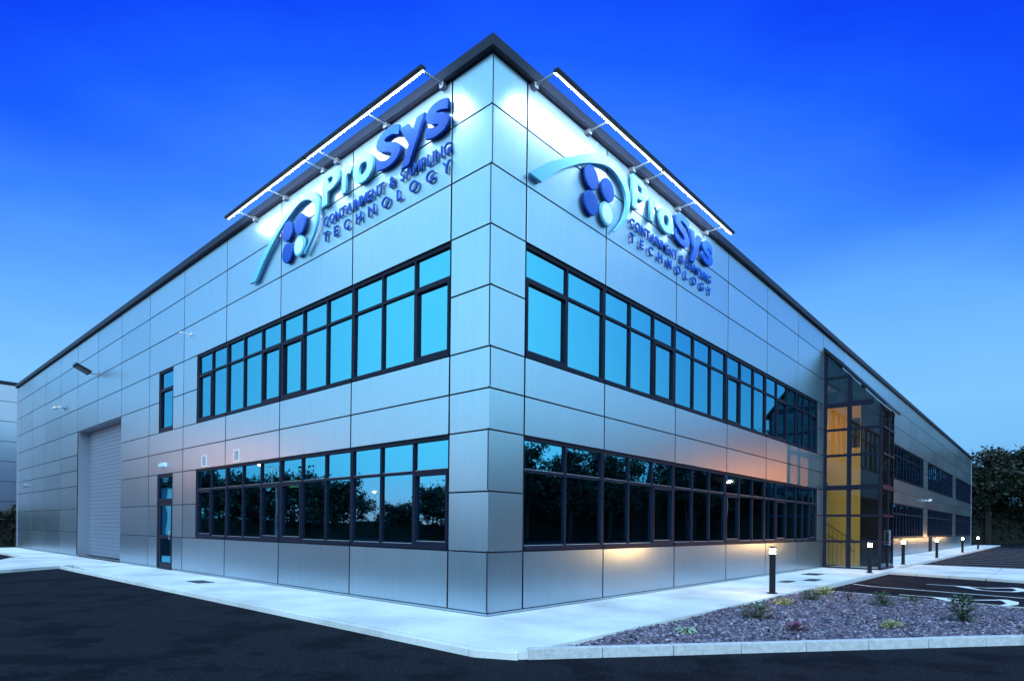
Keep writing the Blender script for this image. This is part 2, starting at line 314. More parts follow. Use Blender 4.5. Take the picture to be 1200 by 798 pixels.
# ------------------------------------------------------------------ office building
H = [.045, 1.044, 2.042, 3.051, 3.729, 4.408, 5.408, 6.40, 7.379, 8.35, 9.177]
LB = [0, .965] + [.965+3*i for i in range(1, 13)] + [37.95]
RB = [0, .88, 3.38] + [3.38+3.087*i for i in range(1, 23)] + [74.23]
def P(face, u, out, z): return (u, -out, z) if face == 'R' else (-out, u, z)
def fbox(mb, face, u0, u1, o0, o1, z0, z1):
    mb.hexa([P(face,u0,o0,z0),P(face,u1,o0,z0),P(face,u1,o1,z0),P(face,u0,o1,z0),P(face,u0,o0,z1),P(face,u1,o0,z1),P(face,u1,o1,z1),P(face,u0,o1,z1)])
def panel(mb, face, u0, u1, z0, z1):
    b = .002; bl = 0 if u0 < .002 else b; t = random.gauss(0, .0012); t2 = random.gauss(0, .0012)
    # a shallow tray with a folded (chamfered) edge, hung a hair out of true
    n = len(mb.v)
    o = [t, t2, -t, -t2]
    if u0 < .002: o = [0, t2, -t2, 0]
    for (u, z), k in zip(((u0,z0),(u1,z0),(u1,z1),(u0,z1)), range(4)): mb.v.append(P(face, u, -.03, z))
    for (u, z), k in zip(((u0,z0),(u1,z0),(u1,z1),(u0,z1)), range(4)): mb.v.append(P(face, u, -.002+o[k], z))
    for (u, z), k in zip(((u0+bl,z0+b),(u1-b,z0+b),(u1-b,z1-b),(u0+bl,z1-b)), range(4)): mb.v.append(P(face, u, o[k], z))
    F = [(3,2,1,0),(8,9,10,11)]
    for q in (0, 4):
        for i in range(4): j = (i+1) % 4; F.append((q+i, q+j, q+4+j, q+4+i))
    mb.dark += list(range(len(mb.f)+2, len(mb.f)+6)) + [len(mb.f)]
    mb.f += [tuple(n+k for k in f) for f in F]
office = thing('office_building', 'long two storey silver panelled corner building with dark strip windows', 'building')
LOPEN = [(.965,11.94,1.044,3.051),(.965,11.94,4.408,6.40),(13.82,15.04,4.408,6.40),(13.79,15.11,0,3.051),(18.965,24.965,0,5.408)]
ROPEN = [(.88,18.15,1.044,3.051),(.88,18.15,4.408,6.40),(19.05,21.15,0,7.379),
         (22.0,43.0,1.044,3.051),(22.0,43.0,4.408,6.40),(44.85,58.72,1.044,3.051),(44.85,58.72,4.408,6.40),(60.82,74.0,1.044,3.051),(60.82,74.0,4.408,6.40),(45.4,47.0,0,1.044)]
EXTRA = {'L': [], 'R': [18.815]}
def cladding(face, bays, opens):
    pan = MB(); pan.dark = []; back = MB(); zr = [.0]+H
    us = sorted(set([round(u, 3) for u in bays]))
    for z0, z1 in zip(zr, zr[1:]):
        zc = (z0+z1)/2
        # horizontal runs cut by openings
        cuts = sorted([(o[0], o[1]) for o in opens if o[2] < zc < o[3]])
        edges = sorted(set(us + [v for c_ in cuts for v in c_]))
        for u0, u1 in zip(edges, edges[1:]):
            if u1-u0 < .02: continue
            uc = (u0+u1)/2
            if any(a < uc < b for a, b in cuts): continue
            fbox(back, face, max(u0, .033), u1, -.09, -.032, z0, z1)
            gl = .021 if u0 > .001 else -.0; gr = .021
            if z0 > .001: panel(pan, face, u0+gl if u0 > .001 else .0, u1-gr, z0+.013, z1-.013)
            else: fbox(pan, face, u0+.001 if u0 > .001 else -.012, u1-.001, -.03, -.012, .004, z1-.006)
    po_ = pan.build('cladding', 'silver_panel', office); po_.data.materials.append(MAT['joint_dark'])
    for i in pan.dark: po_.data.polygons[i].material_index = 1
    back.build('wall', 'joint_dark', office)
random.seed(3)
cladding('L', LB, LOPEN); cladding('R', RB, ROPEN)
# coping, roof, rear walls, interior
cp = MB()
for face, L in (('L', 38.05), ('R', 74.33)):
    n0 = -.10
    pts = [(-.25,9.183),(.05,9.183),(.10,9.205),(.10,9.386),(-.25,9.386)]
    a = [P(face, -o if o > 0 else .0, o, z) if False else P(face, -o, o, z) for o, z in pts]; b = [P(face, L, o, z) for o, z in pts]
    k0 = len(cp.v); cp.v += a+b
    for i in range(5): j = (i+1) % 5; cp.f.append((k0+i, k0+j, k0+5+j, k0+5+i))
    cp.f.append(tuple(range(k0+5, k0+10)))
cp.build('coping', 'coping_metal', office)
rf = MB(); rf.box(.25, 74.2, .25, 37.9, 9.19, 9.21); rf.build('roof', 'roof_felt', office)
rw = MB(); rw.box(74.0, 74.22, -.028, 37.94, 0, 9.18); rw.box(-.028, 73.99, 37.72, 37.94, 0, 9.18); rw.build('rear_wall', 'neighbour_metal', office)
it = MB(); it.box(4.5, 73.9, 5.0, 5.1, 0.02, 9.0); it.box(4.4, 4.5, 5.0, 37.6, .02, 9.0)
it.box(.1, 73.9, .12, 4.99, 3.55, 4.0) if False else None
for a, b in ((.1, 18.9), (21.3, 73.9)):
    it.box(a, b, .12, 4.95, 3.5, 4.1); it.box(a, b, .12, 4.95, 6.7, 6.9)
it.box(.1, 4.35, 4.96, 17.5, 3.5, 4.1); it.box(.1, 4.35, 4.96, 17.5, 6.7, 6.9); it.box(.1, 4.35, 17.51, 17.6, .02, 9)
it.box(.1, 73.9, .1, 37.6, .0, .015)
it.build('interior', 'interior_dark', office)

def window(face, u0, u1, z0, z1, panes, case=None, trans=.30, blinds=(), detail=True):
    fr = MB(); gl = MB(); e = .048; m_ = .026; zt = z1-(z1-z0)*trans
    fo, fi = -.03, -.10
    z0 += .012; z1 -= .010
    fbox(fr, face, u0+.004, u0+e, fi, fo, z0, z1); fbox(fr, face, u1-e, u1-.004, fi, fo, z0, z1)
    fbox(fr, face, u0+e, u1-e, fi, fo, z1-e-.01, z1); fbox(fr, face, u0+e, u1-e, fi, fo+.02, z0, z0+e+.03)
    w = (u1-u0)/panes; us = [u0+w*i for i in range(panes+1)]
    lo = z0+e+.03; hi = z1-e-.01
    for i in range(1, panes): fbox(fr, face, us[i]-m_, us[i]+m_, fi+.004, fo-.004, lo, hi)
    lites = MB()
    for i in range(panes):
        a = us[i]+(e if i == 0 else m_); b = us[i+1]-(e if i == panes-1 else m_)
        if detail: fbox(fr, face, a, b, fi+.008, fo-.008, zt-m_, zt+m_)
        for lo_, hi_ in (((lo, zt-m_), (zt+m_, hi)) if detail else ((lo, hi),)):
            t = .0
            if i == case and lo_ == lo:
                q = .05
                fbox(fr, face, a, a+q, fi+.012, fo+.012, lo_, hi_); fbox(fr, face, b-q, b, fi+.012, fo+.012, lo_, hi_)
                fbox(fr, face, a+q, b-q, fi+.012, fo+.012, lo_, lo_+q); fbox(fr, face, a+q, b-q, fi+.012, fo+.012, hi_-q, hi_); t = q
            # each pane sits at a very slightly different angle
            d1 = random.gauss(0, .0012); d2 = random.gauss(0, .0012); o = -.075
            fbox_ = [P(face,a+t,o+d1,lo_+t),P(face,b-t,o+d2,lo_+t),P(face,b-t,o-d1,hi_-t),P(face,a+t,o-d2,hi_-t)]
            gl.poly(fbox_)
            if detail: fbox(lites, face, a+t, b-t, -.072, -.060, lo_+t, lo_+t+.012)
    nb_ = len(fr.f); k0 = len(fr.v); fr.v += lites.v; fr.f += [tuple(q+k0 for q in F_) for F_ in lites.f]
    f = fr.build('window', 'frame_paint', office); f.data.materials.append(MAT['gasket'])
    for q in range(nb_, len(f.data.polygons)): f.data.polygons[q].material_index = 1
    gl.build('pane', 'window_glass', f, fix=False)
    for i in blinds:
        bl = MB(); a = us[i]+.05; b = us[i+1]-.05; n = max(3, int((b-a)/.10)); ww = (b-a)/n
        for q in range(n): bl.poly([P(face,a+q*ww,-.22,lo),P(face,a+q*ww+ww*.86,-.25,lo),P(face,a+q*ww+ww*.86,-.25,hi),P(face,a+q*ww,-.22,hi)])
        bl.build('blind', 'blind_cloth', f, fix=False)
    return f
random.seed(8)
for z0, z1, up_ in ((1.044,3.051,0),(4.408,6.40,1)):
    window('L', .965, 3.965, z0, z1, 3, case=0)
    window('L', 3.965, 6.965, z0, z1, 3, case=2, blinds=(1,) if not up_ else ())
    window('L', 6.965, 9.965, z0, z1, 3, case=0)
    window('L', 9.965, 11.94, z0, z1, 2, case=1)
    window('R', .88, 3.38, z0, z1, 2, case=0 if up_ else None)
    window('R', 3.38, 6.467, z0, z1, 3, case=2, blinds=() if up_ else (1, 2))
    window('R', 6.467, 9.554, z0, z1, 3, case=None, blinds=(0,))
    window('R', 9.554, 12.641, z0, z1, 3, case=0)
    window('R', 12.641, 15.728, z0, z1, 3, case=1, blinds=() if up_ else (0,))
    window('R', 15.728, 18.15, z0, z1, 3, case=2)
    for a, b, n in ((22.0,43.0,7),(44.85,58.72,5),(60.82,74.0,5)):
        w = (b-a)/n
        for i in range(n): window('R', a+w*i, a+w*(i+1), z0, z1, 3)
window('L', 13.82, 15.04, 4.408, 6.40, 1, case=0)
# personnel door on the loading side
d = MB(); a, b = 13.79, 15.11
fbox(d,'L',a+.006,a+.08,-.10,-.02,0,3.04); fbox(d,'L',b-.08,b-.006,-.10,-.02,0,3.04); fbox(d,'L',a+.08,b-.08,-.10,-.02,2.95,3.04); fbox(d,'L',a+.08,b-.08,-.10,-.02,2.16,2.26)
dfr = d.build('door', 'frame_paint', office)
d = MB(); fbox(d,'L',a+.09,a+.20,-.085,-.03,.01,2.15); fbox(d,'L',b-.20,b-.09,-.085,-.03,.01,2.15); fbox(d,'L',a+.2,b-.2,-.085,-.03,.01,.22); fbox(d,'L',a+.2,b-.2,-.085,-.03,2.03,2.15); fbox(d,'L',a+.2,b-.2,-.085,-.03,.98,1.10)
d.build('leaf', 'frame_paint', dfr)
d = MB(); d.poly([P('L',a+.2,-.06,.22),P('L',b-.2,-.06,.22),P('L',b-.2,-.06,.98),P('L',a+.2,-.06,.98)]); d.poly([P('L',a+.2,-.06,1.1),P('L',b-.2,-.06,1.1),P('L',b-.2,-.06,2.03),P('L',a+.2,-.06,2.03)]); d.poly([P('L',a+.08,-.06,2.26),P('L',b-.08,-.06,2.26),P('L',b-.08,-.06,2.95),P('L',a+.08,-.06,2.95)])
d.build('pane', 'window_glass', dfr, fix=False)
d = MB(); d.cyl(P('L',a+.15,.03,.95),P('L',a+.15,.03,1.25),.014,n=8); d.cyl(P('L',a+.15,-.03,.98),P('L',a+.15,.03,.98),.01,n=6); d.cyl(P('L',a+.15,-.03,1.22),P('L',a+.15,.03,1.22),.01,n=6); d.build('handle', 'grey_metal', dfr, smooth=True)
# far front door
d = MB(); fbox(d,'R',45.4,45.5,-.10,-.02,0,1.04); fbox(d,'R',46.9,47.0,-.10,-.02,0,1.04); fbox(d,'R',46.17,46.23,-.10,-.02,0.01,1.04); fbox(d,'R',45.5,46.17,-.08,-.05,.01,1.04); fbox(d,'R',46.23,46.9,-.08,-.05,.01,1.04); d.build('door', 'frame_paint', office)
# roller shutter in its deep reveal
rd = MB(); dep = .42; nsl = 34; zt = 5.39
for i in range(nsl):
    z0 = .05+i*(zt-.05)/nsl; z1 = .05+(i+1)*(zt-.05)/nsl
    rd.hexa([P('L',19.05,-dep-.014,z0),P('L',24.88,-dep-.014,z0),P('L',24.88,-dep,z0+.008),P('L',19.05,-dep,z0+.008),P('L',19.05,-dep-.014,z1-.002),P('L',24.88,-dep-.014,z1-.002),P('L',24.88,-dep,z1-.008),P('L',19.05,-dep,z1-.008)])
fbox(rd,'L',19.05,24.88,-dep-.05,-dep-.0145,.05,zt); rdo = rd.build('roller_door', 'roller_metal', office)
rv = MB(); fbox(rv,'L',18.965,19.045,-.6,-.031,0,5.40); fbox(rv,'L',24.885,24.962,-.6,-.031,0,5.40); fbox(rv,'L',19.046,24.884,-.6,-.032,5.392,5.407); rv.build('reveal', 'plinth_metal', rdo)
rv = MB(); fbox(rv,'L',19.05,24.88,-dep-.04,-dep+.03,.0,.05); rv.build('bottom_rail', 'frame_paint', rdo)

# entrance porch: glazed box under a steep lean-to roof
XA, XB, YF = 19.0, 21.2, -2.0
slope = 1.14; ztop = lambda y: 8.5 + slope*y   # y negative outwards
po = MB(); mw = .05
zt_ = [0.0, 1.04, 2.04, 3.12, 4.37, 5.37, 6.34, 7.41]; thick = {3.12: .09, 6.34: .09}
for xx in (XA, XB):
    for yy, w in ((-.05, .05), (-.90, .07), (-1.955, .045)):
        po.hexa([(xx-.05,yy-w,0),(xx+.05,yy-w,0),(xx+.05,yy+w,0),(xx-.05,yy+w,0),(xx-.05,yy-w,ztop(yy-w)-.04),(xx+.05,yy-w,ztop(yy-w)-.04),(xx+.05,yy+w,ztop(yy+w)-.04),(xx-.05,yy+w,ztop(yy+w)-.04)])
    for z in zt_:
        t = thick.get(z, .045); ylim = max(-1.9, (z+t-8.36)/slope)
        if ylim > -.1: continue
        segs = [(-.1, -.83), (-.97, -1.91)]
        for ya, yb in segs:
            yb2 = max(yb, ylim)
            if yb2 < ya: po.box(xx-.045, xx+.045, yb2, ya, max(z-t, 0.002), z+t)
for xx in (20.1, XB): pass
po.box(20.06, 20.14, YF-.04, YF+.04, 0, 6.08)
for z, t in ((.04,.038),(1.04,.03),(2.04,.045),(3.12,.09),(4.37,.035),(5.37,.035),(6.06,.06)):
    for a, b in ((XA+.051, 20.059), (20.141, XB-.051)): po.box(a, b, YF-.04, YF+.04, z-t, z+t)
porch = po.build('entrance_porch', 'frame_paint', office)
gp = MB()
for xx in (XA, XB):
    gp.poly([(xx,-.02,.02),(xx,-1.98,.02),(xx,-1.98,ztop(-1.98)-.05),(xx,-.02,ztop(-.02)-.05)])
gp.poly([(XA+.02,YF,.02),(XB-.02,YF,.02),(XB-.02,YF,6.1),(XA+.02,YF,6.1)])
gp.build('pane', 'porch_glass', porch, fix=False)
rp = MB(); y0, y1 = -.002, -2.14
rp.hexa([(XA-.1,y0,ztop(y0)+.02),(XB+.42,y0,ztop(y0)+.02),(XB+.42,y1,ztop(y1)+.02),(XA-.1,y1,ztop(y1)+.02),(XA-.1,y0,ztop(y0)+.17),(XB+.42,y0,ztop(y0)+.17),(XB+.42,y1,ztop(y1)+.14),(XA-.1,y1,ztop(y1)+.14)])
rp.build('porch_roof', 'black_metal', porch)
dh = MB(); dh.cyl((20.0,YF-.08,.9),(20.0,YF-.08,1.5),.016,n=8); dh.cyl((20.2,YF-.08,.9),(20.2,YF-.08,1.5),.016,n=8)
for x in (20.0, 20.2):
    for z in (.95, 1.45): dh.cyl((x,YF-.08,z),(x,YF-.0,z),.01,n=6)
dh.build('handle', 'grey_metal', porch)
# stair hall behind the porch
hw = MB(); hw.box(XB-.10, XB-.055, -.84, 1.72, .02, 6.75); hw.build('hall_wall', 'yellow_wall', office)
hw = MB(); hw.box(XB-.10, XB-.055, -1.9, -.845, .02, 6.1); hw.build('hall_dark_sheet', 'black_metal', office); hw = MB(); hw.box(XB-.10, XB-.055, 1.73, 4.8, .02, 7.3); hw.box(18.92, 19.0, .12, 4.9, .02, 7.3); hw.box(19.0, 21.16, 4.8, 4.9, .02, 7.3); hw.box(19.0, 21.16, .05, 4.8, 7.3, 7.38); hw.build('hall_shell', 'interior_dark', office)  # black sheet beside the yellow wall stands in for dark tree reflections
for z in (5.6,): hl = MB(); hl.box(19.02, 19.06, .3, .55, z-.3, z+.3); hl.build('wall_lamp', 'hall_lamp', office)
hu = MB(); q = [(-.02,6.76),(-.84,6.76),(-.845,6.11),(-1.9,6.11),(-1.9,ztop(-1.9)-.12),(-.02,ztop(-.02)-.12)]
hu.v = [(XB-.10,a,b) for a, b in q]+[(XB-.055,a,b) for a, b in q]; hu.f = [(0,1,2,3,4,5),(11,10,9,8,7,6)]+[(i,(i+1)%6,6+(i+1)%6,6+i) for i in range(6)]
hu.build('gable_dark_sheet', 'black_metal', office)  # black sheet imitating the dark hall and mirrored trees under the roof
hp = MB(); hp.box(XB-.135, XB-.101, -.80, -.45, 4.9, 6.1); hp.build('wall_box', 'black_metal', office); hp = MB(); hp.box(XB-.135, XB-.101, .55, 1.3, .03, 2.1); hp.build('hall_door', 'black_metal', office)
lg = MB(); lg.box(19.4, 21.05, .35, 1.7, 3.28, 3.46); lg.build('landing', 'interior_dark', office)
sr = MB()
for k_ in range(9): sr.cyl((20.6,-.75+.16*k_,.05),(20.6,-.75+.16*k_,1.0+.11*k_),.007,n=6)
sr.cyl((20.6,-.8,1.0),(20.6,.6,1.95),.016,n=8); sr.cyl((20.6,-.75,.6),(20.6,.6,1.5),.014,n=8)
sr.build('stair_rail', 'black_metal', office)

# ------------------------------------------------------------------ signs
FONT = None
def glyph(ch, bold):
    cu = bpy.data.curves.new('t', 'FONT'); cu.body = ch; cu.size = 1; cu.offset = bold; cu.resolution_u = 6; cu.extrude = .5
    o = bpy.data.objects.new('t', cu); COL.objects.link(o); bpy.context.view_layer.update()
    me = bpy.data.meshes.new_from_object(o.evaluated_get(bpy.context.evaluated_depsgraph_get()))
    bpy.data.objects.remove(o); bpy.data.curves.remove(cu); return me
def put(ch, root, u0, u1, z0, z1, o0, o1, m_, bold):
    me = glyph(ch, bold); X = [v.co.x for v in me.vertices]; Y = [v.co.y for v in me.vertices]; x0, x1, y0, y1 = min(X), max(X), min(Y), max(Y)
    for v in me.vertices:
        v.co = (u0+(v.co.x-x0)/(x1-x0)*(u1-u0), -(o0+(v.co.z+.5)*(o1-o0)), z0+(v.co.y-y0)/(y1-y0)*(z1-z0))
    vs = [v.co.copy() for v in me.vertices]; bm = bmesh.new(); bm.from_mesh(me)
    for q in (min(vs, key=lambda c: c.z+c.x*.2), max(vs, key=lambda c: c.z+c.x*.2)):   # fixing studs back to the wall
        d = Vector(((u0+u1)/2, q.y, (z0+z1)/2))-q; d.y = 0; q2 = q+d*.12
        bmesh.ops.create_cone(bm, cap_ends=True, segments=6, radius1=.010, radius2=.010, depth=o0+.01, matrix=Matrix.Translation((q2.x, -(o0+.01)/2, q2.z)) @ Matrix.Rotation(math.pi/2, 4, 'X'))
    bm.to_mesh(me); bm.free()
    me.name = 'letter'; me.materials.clear(); me.materials.append(MAT[m_])
    o = bpy.data.objects.new('letter', me); COL.objects.link(o); o.parent = root; return o
def row(text, root, u0, u1, z0, z1, m_, bold, track, o0=.07, o1=.13):
    ws = []
    for ch in text:
        if ch == ' ': ws.append(.35); continue
        me = glyph(ch, bold); X = [v.co.x for v in me.vertices]; ws.append(max(X)-min(X)); bpy.data.meshes.remove(me)
    tot = sum(ws)+track*(len(text)-1); k_ = (u1-u0)/tot; u = u0
    for ch, w in zip(text, ws):
        if ch != ' ': put(ch, root, u, u+w*k_, z0, z1, o0, o1, m_, bold)
        u += (w+track)*k_
def sign(label, loc, rz):
    t = thing('company_sign', label, 'sign', loc, rz)
    outer = [(0,7.55),(.28,7.78),(.55,7.99),(1.1,8.33),(1.65,8.65),(2.1,8.86),(2.5,8.94),(2.85,8.90),(3.12,8.74),(3.27,8.50),(3.25,8.20),(3.08,7.87),(2.70,7.53)]
    inner = [(.33,7.53),(.60,7.77),(.9,8.01),(1.5,8.39),(1.95,8.60),(2.3,8.72),(2.6,8.75),(2.85,8.68),(3.03,8.56),(3.12,8.40),(3.12,8.17),(2.98,7.87),(2.65,7.53)]
    def cr(pts, n=5):
        out = []
        for i in range(len(pts)-1):
            p0, p1, p2, p3 = [Vector(pts[max(0, min(len(pts)-1, i+k))]) for k in (-1, 0, 1, 2)]
            for q in range(n):
                s = q/n; out.append(.5*((2*p1)+(-p0+p2)*s+(2*p0-5*p1+4*p2-p3)*s*s+(-p0+3*p1-3*p2+p3)*s**3))
        out.append(Vector(pts[-1])); return out
    A = cr(outer); B = cr(inner); mb = MB(); o0, o1 = .04, .10
    for i in range(len(A)):
        for q, o in ((A[i], o0), (B[i], o0), (B[i], o1), (A[i], o1)): mb.v.append((q.x, -o, q.y))
    n = len(A)
    for i in range(n-1):
        for k_ in range(4): j = (k_+1) % 4; mb.f.append((4*i+k_, 4*i+j, 4*i+4+j, 4*i+4+k_))
    mb.f.append((0,1,2,3)); mb.f.append((4*n-4,4*n-3,4*n-2,4*n-1)); mb.build('swoosh', 'letter_cyan', t)
    for k_, (u, z) in enumerate(((1.87,8.29),(2.44,8.28),(1.87,7.79),(2.42,7.79))):
        mb = MB(); mb.cyl((u,-.04,z),(u,-.09,z),.232,n=40); dd = mb.build('disc', 'letter_cyan' if k_ == 3 else 'letter_blue', t, bevel=.008)
        if k_ == 3: mb = MB(); mb.cyl((u,-.091,z),(u,-.097,z),.19,n=40); mb.build('inlay', 'letter_pale', dd)
    bz = 8.33
    for ch, u0, u1, z0, z1, m_ in (('P',3.38,4.02,bz,9.02,'letter_cyan'),('r',4.15,4.52,bz,8.86,'letter_cyan'),('o',4.56,5.24,bz-.01,8.87,'letter_cyan'),
                                   ('S',5.34,6.10,bz-.02,9.04,'letter_blue'),('y',6.10,6.80,8.10,8.87,'letter_blue'),('s',6.83,7.45,bz-.02,8.90,'letter_blue')):
        put(ch, t, u0, u1, z0, z1, .035, .09, m_, .034)
    row('CONTAINMENT & SAMPLING', t, 3.38, 7.45, 7.91, 8.11, 'letter_blue', .010, .13, .025, .05)
    row('TECHNOLOGY', t, 3.38, 7.45, 7.59, 7.79, 'letter_blue', .010, .75, .025, .055)
sign('raised cyan and blue lettering with swoosh and discs on the loading side of the corner', (0,8.4,0), -math.pi/2)
sign('raised cyan and blue lettering with swoosh and discs above the side with the glazed entrance', (.85,0,0), 0)
def light_bar(label, loc, rz, u0, u1, br):
    t = thing('sign_light', label, 'light', loc, rz); um = (u0+u1)/2
    for a, b in ((u0, um-.012), (um+.012, u1)):
        h = MB(); y = -.56; z = 9.16
        k0 = len(h.v); prof = [(y-.05,z+.012),(y+.045,z+.022),(y+.06,z+.0),(y+.045,z-.035),(y-.05,z-.035)]
        h.v += [(a,q[0],q[1]) for q in prof]+[(b,q[0],q[1]) for q in prof]
        for i in range(5): j = (i+1) % 5; h.f.append((k0+i,k0+j,k0+5+j,k0+5+i))
        h.f.append(tuple(range(k0,k0+5))); h.f.append(tuple(range(k0+5,k0+10))); ho = h.build('housing', 'black_metal', t)
        e = MB(); e.hexa([(a+.03,y+.010,z-.037),(b-.03,y+.010,z-.037),(b-.03,y+.04,z-.037),(a+.03,y+.04,z-.037),(a+.03,y+.013,z-.05),(b-.03,y+.013,z-.05),(b-.03,y+.036,z-.045),(a+.03,y+.036,z-.045)]); e.build('tube', 'bar_tube', ho)
        e = MB(); e.hexa([(a+.03,y+.046,z-.030),(b-.03,y+.046,z-.030),(b-.03,y+.061,z-.002),(a+.03,y+.061,z-.002),(a+.03,y+.052,z-.034),(b-.03,y+.052,z-.034),(b-.03,y+.067,z-.006),(a+.03,y+.067,z-.006)]); e.build('wash_strip', 'bar_light', ho)
    for u in br:
        k_ = MB(); k_.box(u-.014,u+.014,-.52,-.10,9.135,9.165); k_.box(u-.05,u+.05,-.10,-.002,9.09,9.18); k_.build('bracket', 'grey_metal', t)
light_bar('linear sign light on arms along the roof edge over the loading side', (0,9.75,0), -math.pi/2, 1.03, 8.67, [1.54,3.06,4.73,5.25,6.98,8.60])
light_bar('linear sign light on arms along the roof edge over the entrance side', (0,0,0), 0, .95, 8.45, [1.0,2.64,4.28,4.85,6.4,7.96])

# ------------------------------------------------------------------ wall fixtures
def fixture(name, label, cat, face, u, z): return thing(name, label, cat, P(face, u, 0, z), -math.pi/2 if face == 'L' else 0)
t = fixture('floodlight', 'black tilted floodlight on an arm above the roller shutter', 'floodlight', 'L', 21.9, 7.42)
b = MB(); b.box(-.08,.08,-.03,-.001,-.1,.1); b.box(-.025,.025,-.36,-.03,-.025,.025); b.build('arm', 'grey_metal', t)
b = MB(); b.hexa([(-.26,-.33,-.05),(.26,-.33,-.05),(.26,-.82,.20),(-.26,-.82,.20),(-.22,-.27,.06),(.22,-.27,.06),(.25,-.80,.29),(-.25,-.80,.29)]); hd = b.build('head', 'black_metal', t)
b = MB(); b.poly([(-.22,-.37,-.034),(.22,-.37,-.034),(.22,-.78,.175),(-.22,-.78,.175)]); b.build('lens', 'grey_metal', hd, fix=False)
t = fixture('security_camera', 'white bullet camera mounted high left of the roller shutter', 'camera', 'L', 27.2, 6.72)
b = MB(); b.cyl((0,-.001,0),(0,-.03,0),.07,n=14); b.cyl((0,-.03,0),(.0,-.20,.02),.025,n=10); b.build('mount', 'grey_metal', t, smooth=True)
b = MB(); b.cyl((.16,-.24,.03),(-.30,-.34,-.02),.075,n=14); b.box(-.3,.2,-.38,-.2,.09,.105); b.build('housing', 'white_plastic', t)
t = fixture('wall_lamp', 'small round wall fitting low on the panels at the far loading end', 'lamp', 'L', 34.9, 3.45)
b = MB(); b.box(-.09,.09,-.04,-.001,-.07,.07); b.cyl((0,-.04,0),(0,-.20,-.02),.08,.10,n=14); b.build('fitting', 'grey_metal', t)
t = fixture('emergency_light', 'white box light above the narrow dark door', 'light', 'L', 14.5, 3.33)
b = MB(); b.box(-.26,.26,-.07,-.001,-.075,.075); b.build('housing', 'white_plastic', t, bevel=.01)
b = MB(); b.box(-.23,.23,-.11,-.071,-.055,.055); b.build('diffuser', 'letter_pale', t, bevel=.01)
for u, lab in ((11.35, 'white louvred vent above the window, the one further from the corner'), (9.25, 'white louvred vent above the window, the one nearer the corner')):
    t = fixture('vent_grille', lab, 'vent', 'L', u, 3.27)
    b = MB(); b.box(-.17,.17,-.02,-.001,.135,.165); b.box(-.17,.17,-.02,-.001,-.165,-.135); b.box(-.17,-.14,-.02,-.001,-.135,.135); b.box(.14,.17,-.02,-.001,-.135,.135); b.build('frame', 'white_plastic', t)
    b = MB(); b.box(-.14,.14,-.004,-.001,-.135,.135); b.build('backing', 'joint_dark', t)
    b = MB()
    for i in range(6): z = -.115+i*.046; b.hexa([(-.14,-.022,z-.012),(.14,-.022,z-.012),(.14,-.006,z+.006),(-.14,-.006,z+.006),(-.14,-.022,z-.006),(.14,-.022,z-.006),(.14,-.006,z+.012),(-.14,-.006,z+.012)])
    b.build('slat', 'white_plastic', t)
t = fixture('sensor', 'small pale rod sensor on the wall left of the sign', 'sensor', 'L', 12.4, 7.1)
b = MB(); b.cyl((0,-.001,0),(0,-.03,0),.05,n=12); b.cyl((0,-.03,0),(-.0,-.26,.0),.014,n=8); b.cyl((-.0,-.26,0),(-.02,-.33,-.03),.025,n=10); b.build('rod', 'white_plastic', t)
t = fixture('alarm_bell', 'small dark red alarm box beside the glazed entrance', 'alarm', 'R', 18.5, 2.95)
b = MB(); b.box(-.06,.06,-.05,-.001,-.07,.07); b.cyl((0,-.05,0),(0,-.09,0),.045,n=14); b.build('box', 'leaf_red', t)
t = fixture('security_camera', 'small pale camera on the far pillar between the dark windows', 'camera', 'R', 44.0, 3.62)
b = MB(); b.box(-.05,.05,-.04,-.001,-.05,.05); b.cyl((0,-.04,0),(0,-.2,.02),.02,n=8); b.cyl((.25,-.26,.03),(-.25,-.26,.0),.09,n=12); b.build('housing', 'white_plastic', t)
# green exit sign glowing inside the ground floor
t = thing('exit_sign', 'small green lit sign hanging inside the lower corner-side window', 'sign', (1.6, 9.2, 2.62))
b = MB(); b.box(-.015,.015,-.22,.22,-.1,.1); b.build('panel', 'exit_green', t)
b = MB(); b.box(-.02,.02,-.24,.24,.1,.13); b.cyl((0,-.15,.13),(0,-.15,.87),.006,n=6); b.cyl((0,.15,.13),(0,.15,.87),.006,n=6); b.build('hanger', 'black_metal', t)

# ------------------------------------------------------------------ bollards
def make_bollard():
    t = thing('bollard_light', '', 'bollard', group='lit bollards along the front path')
    b = MB(); b.cyl((0,0,0),(0,0,.02),.115,n=24); b.cyl((0,0,.02),(0,0,.91),.068,n=24); b.build('post', 'black_metal', t)
    b = MB(); b.cyl((0,0,.911),(0,0,1.029),.060,n=20); b.build('lamp', 'warm_lamp', t)
    b = MB(); b.cyl((0,0,1.03),(0,0,1.06),.072,.066,n=24); b.cyl((0,0,1.06),(0,0,1.075),.066,.03,n=24)
    for i in range(3): a = i*2.094+.4; b.cyl((.058*math.cos(a),.058*math.sin(a),.93),(.058*math.cos(a),.058*math.sin(a),1.03),.005,n=6)
    b.build('cap', 'black_metal', t)
    return t
bo = make_bollard()
spots = [(7.32,-2.02,'black bollard with glowing top nearest the corner, beside the planting bed'),
         (16.92,-2.05,'lit black bollard at the kerb just left of the glazed entrance door'),
         (24.3,-1.85,'lit black bollard just past the porch at the end of the crossing'),
         (33.9,-1.9,'lit black bollard on the far path in front of the first far windows'),
         (46.2,-1.9,'lit black bollard on the far path near the end of the building'),
         (57.5,-1.9,'farthest lit bollard, small against the dark trees')]
for i, (x, y, lab) in enumerate(spots):
    o = bo if i == 0 else dup(bo, (x, y, 0))
    o.location = (x, y, 0); o['label'] = lab
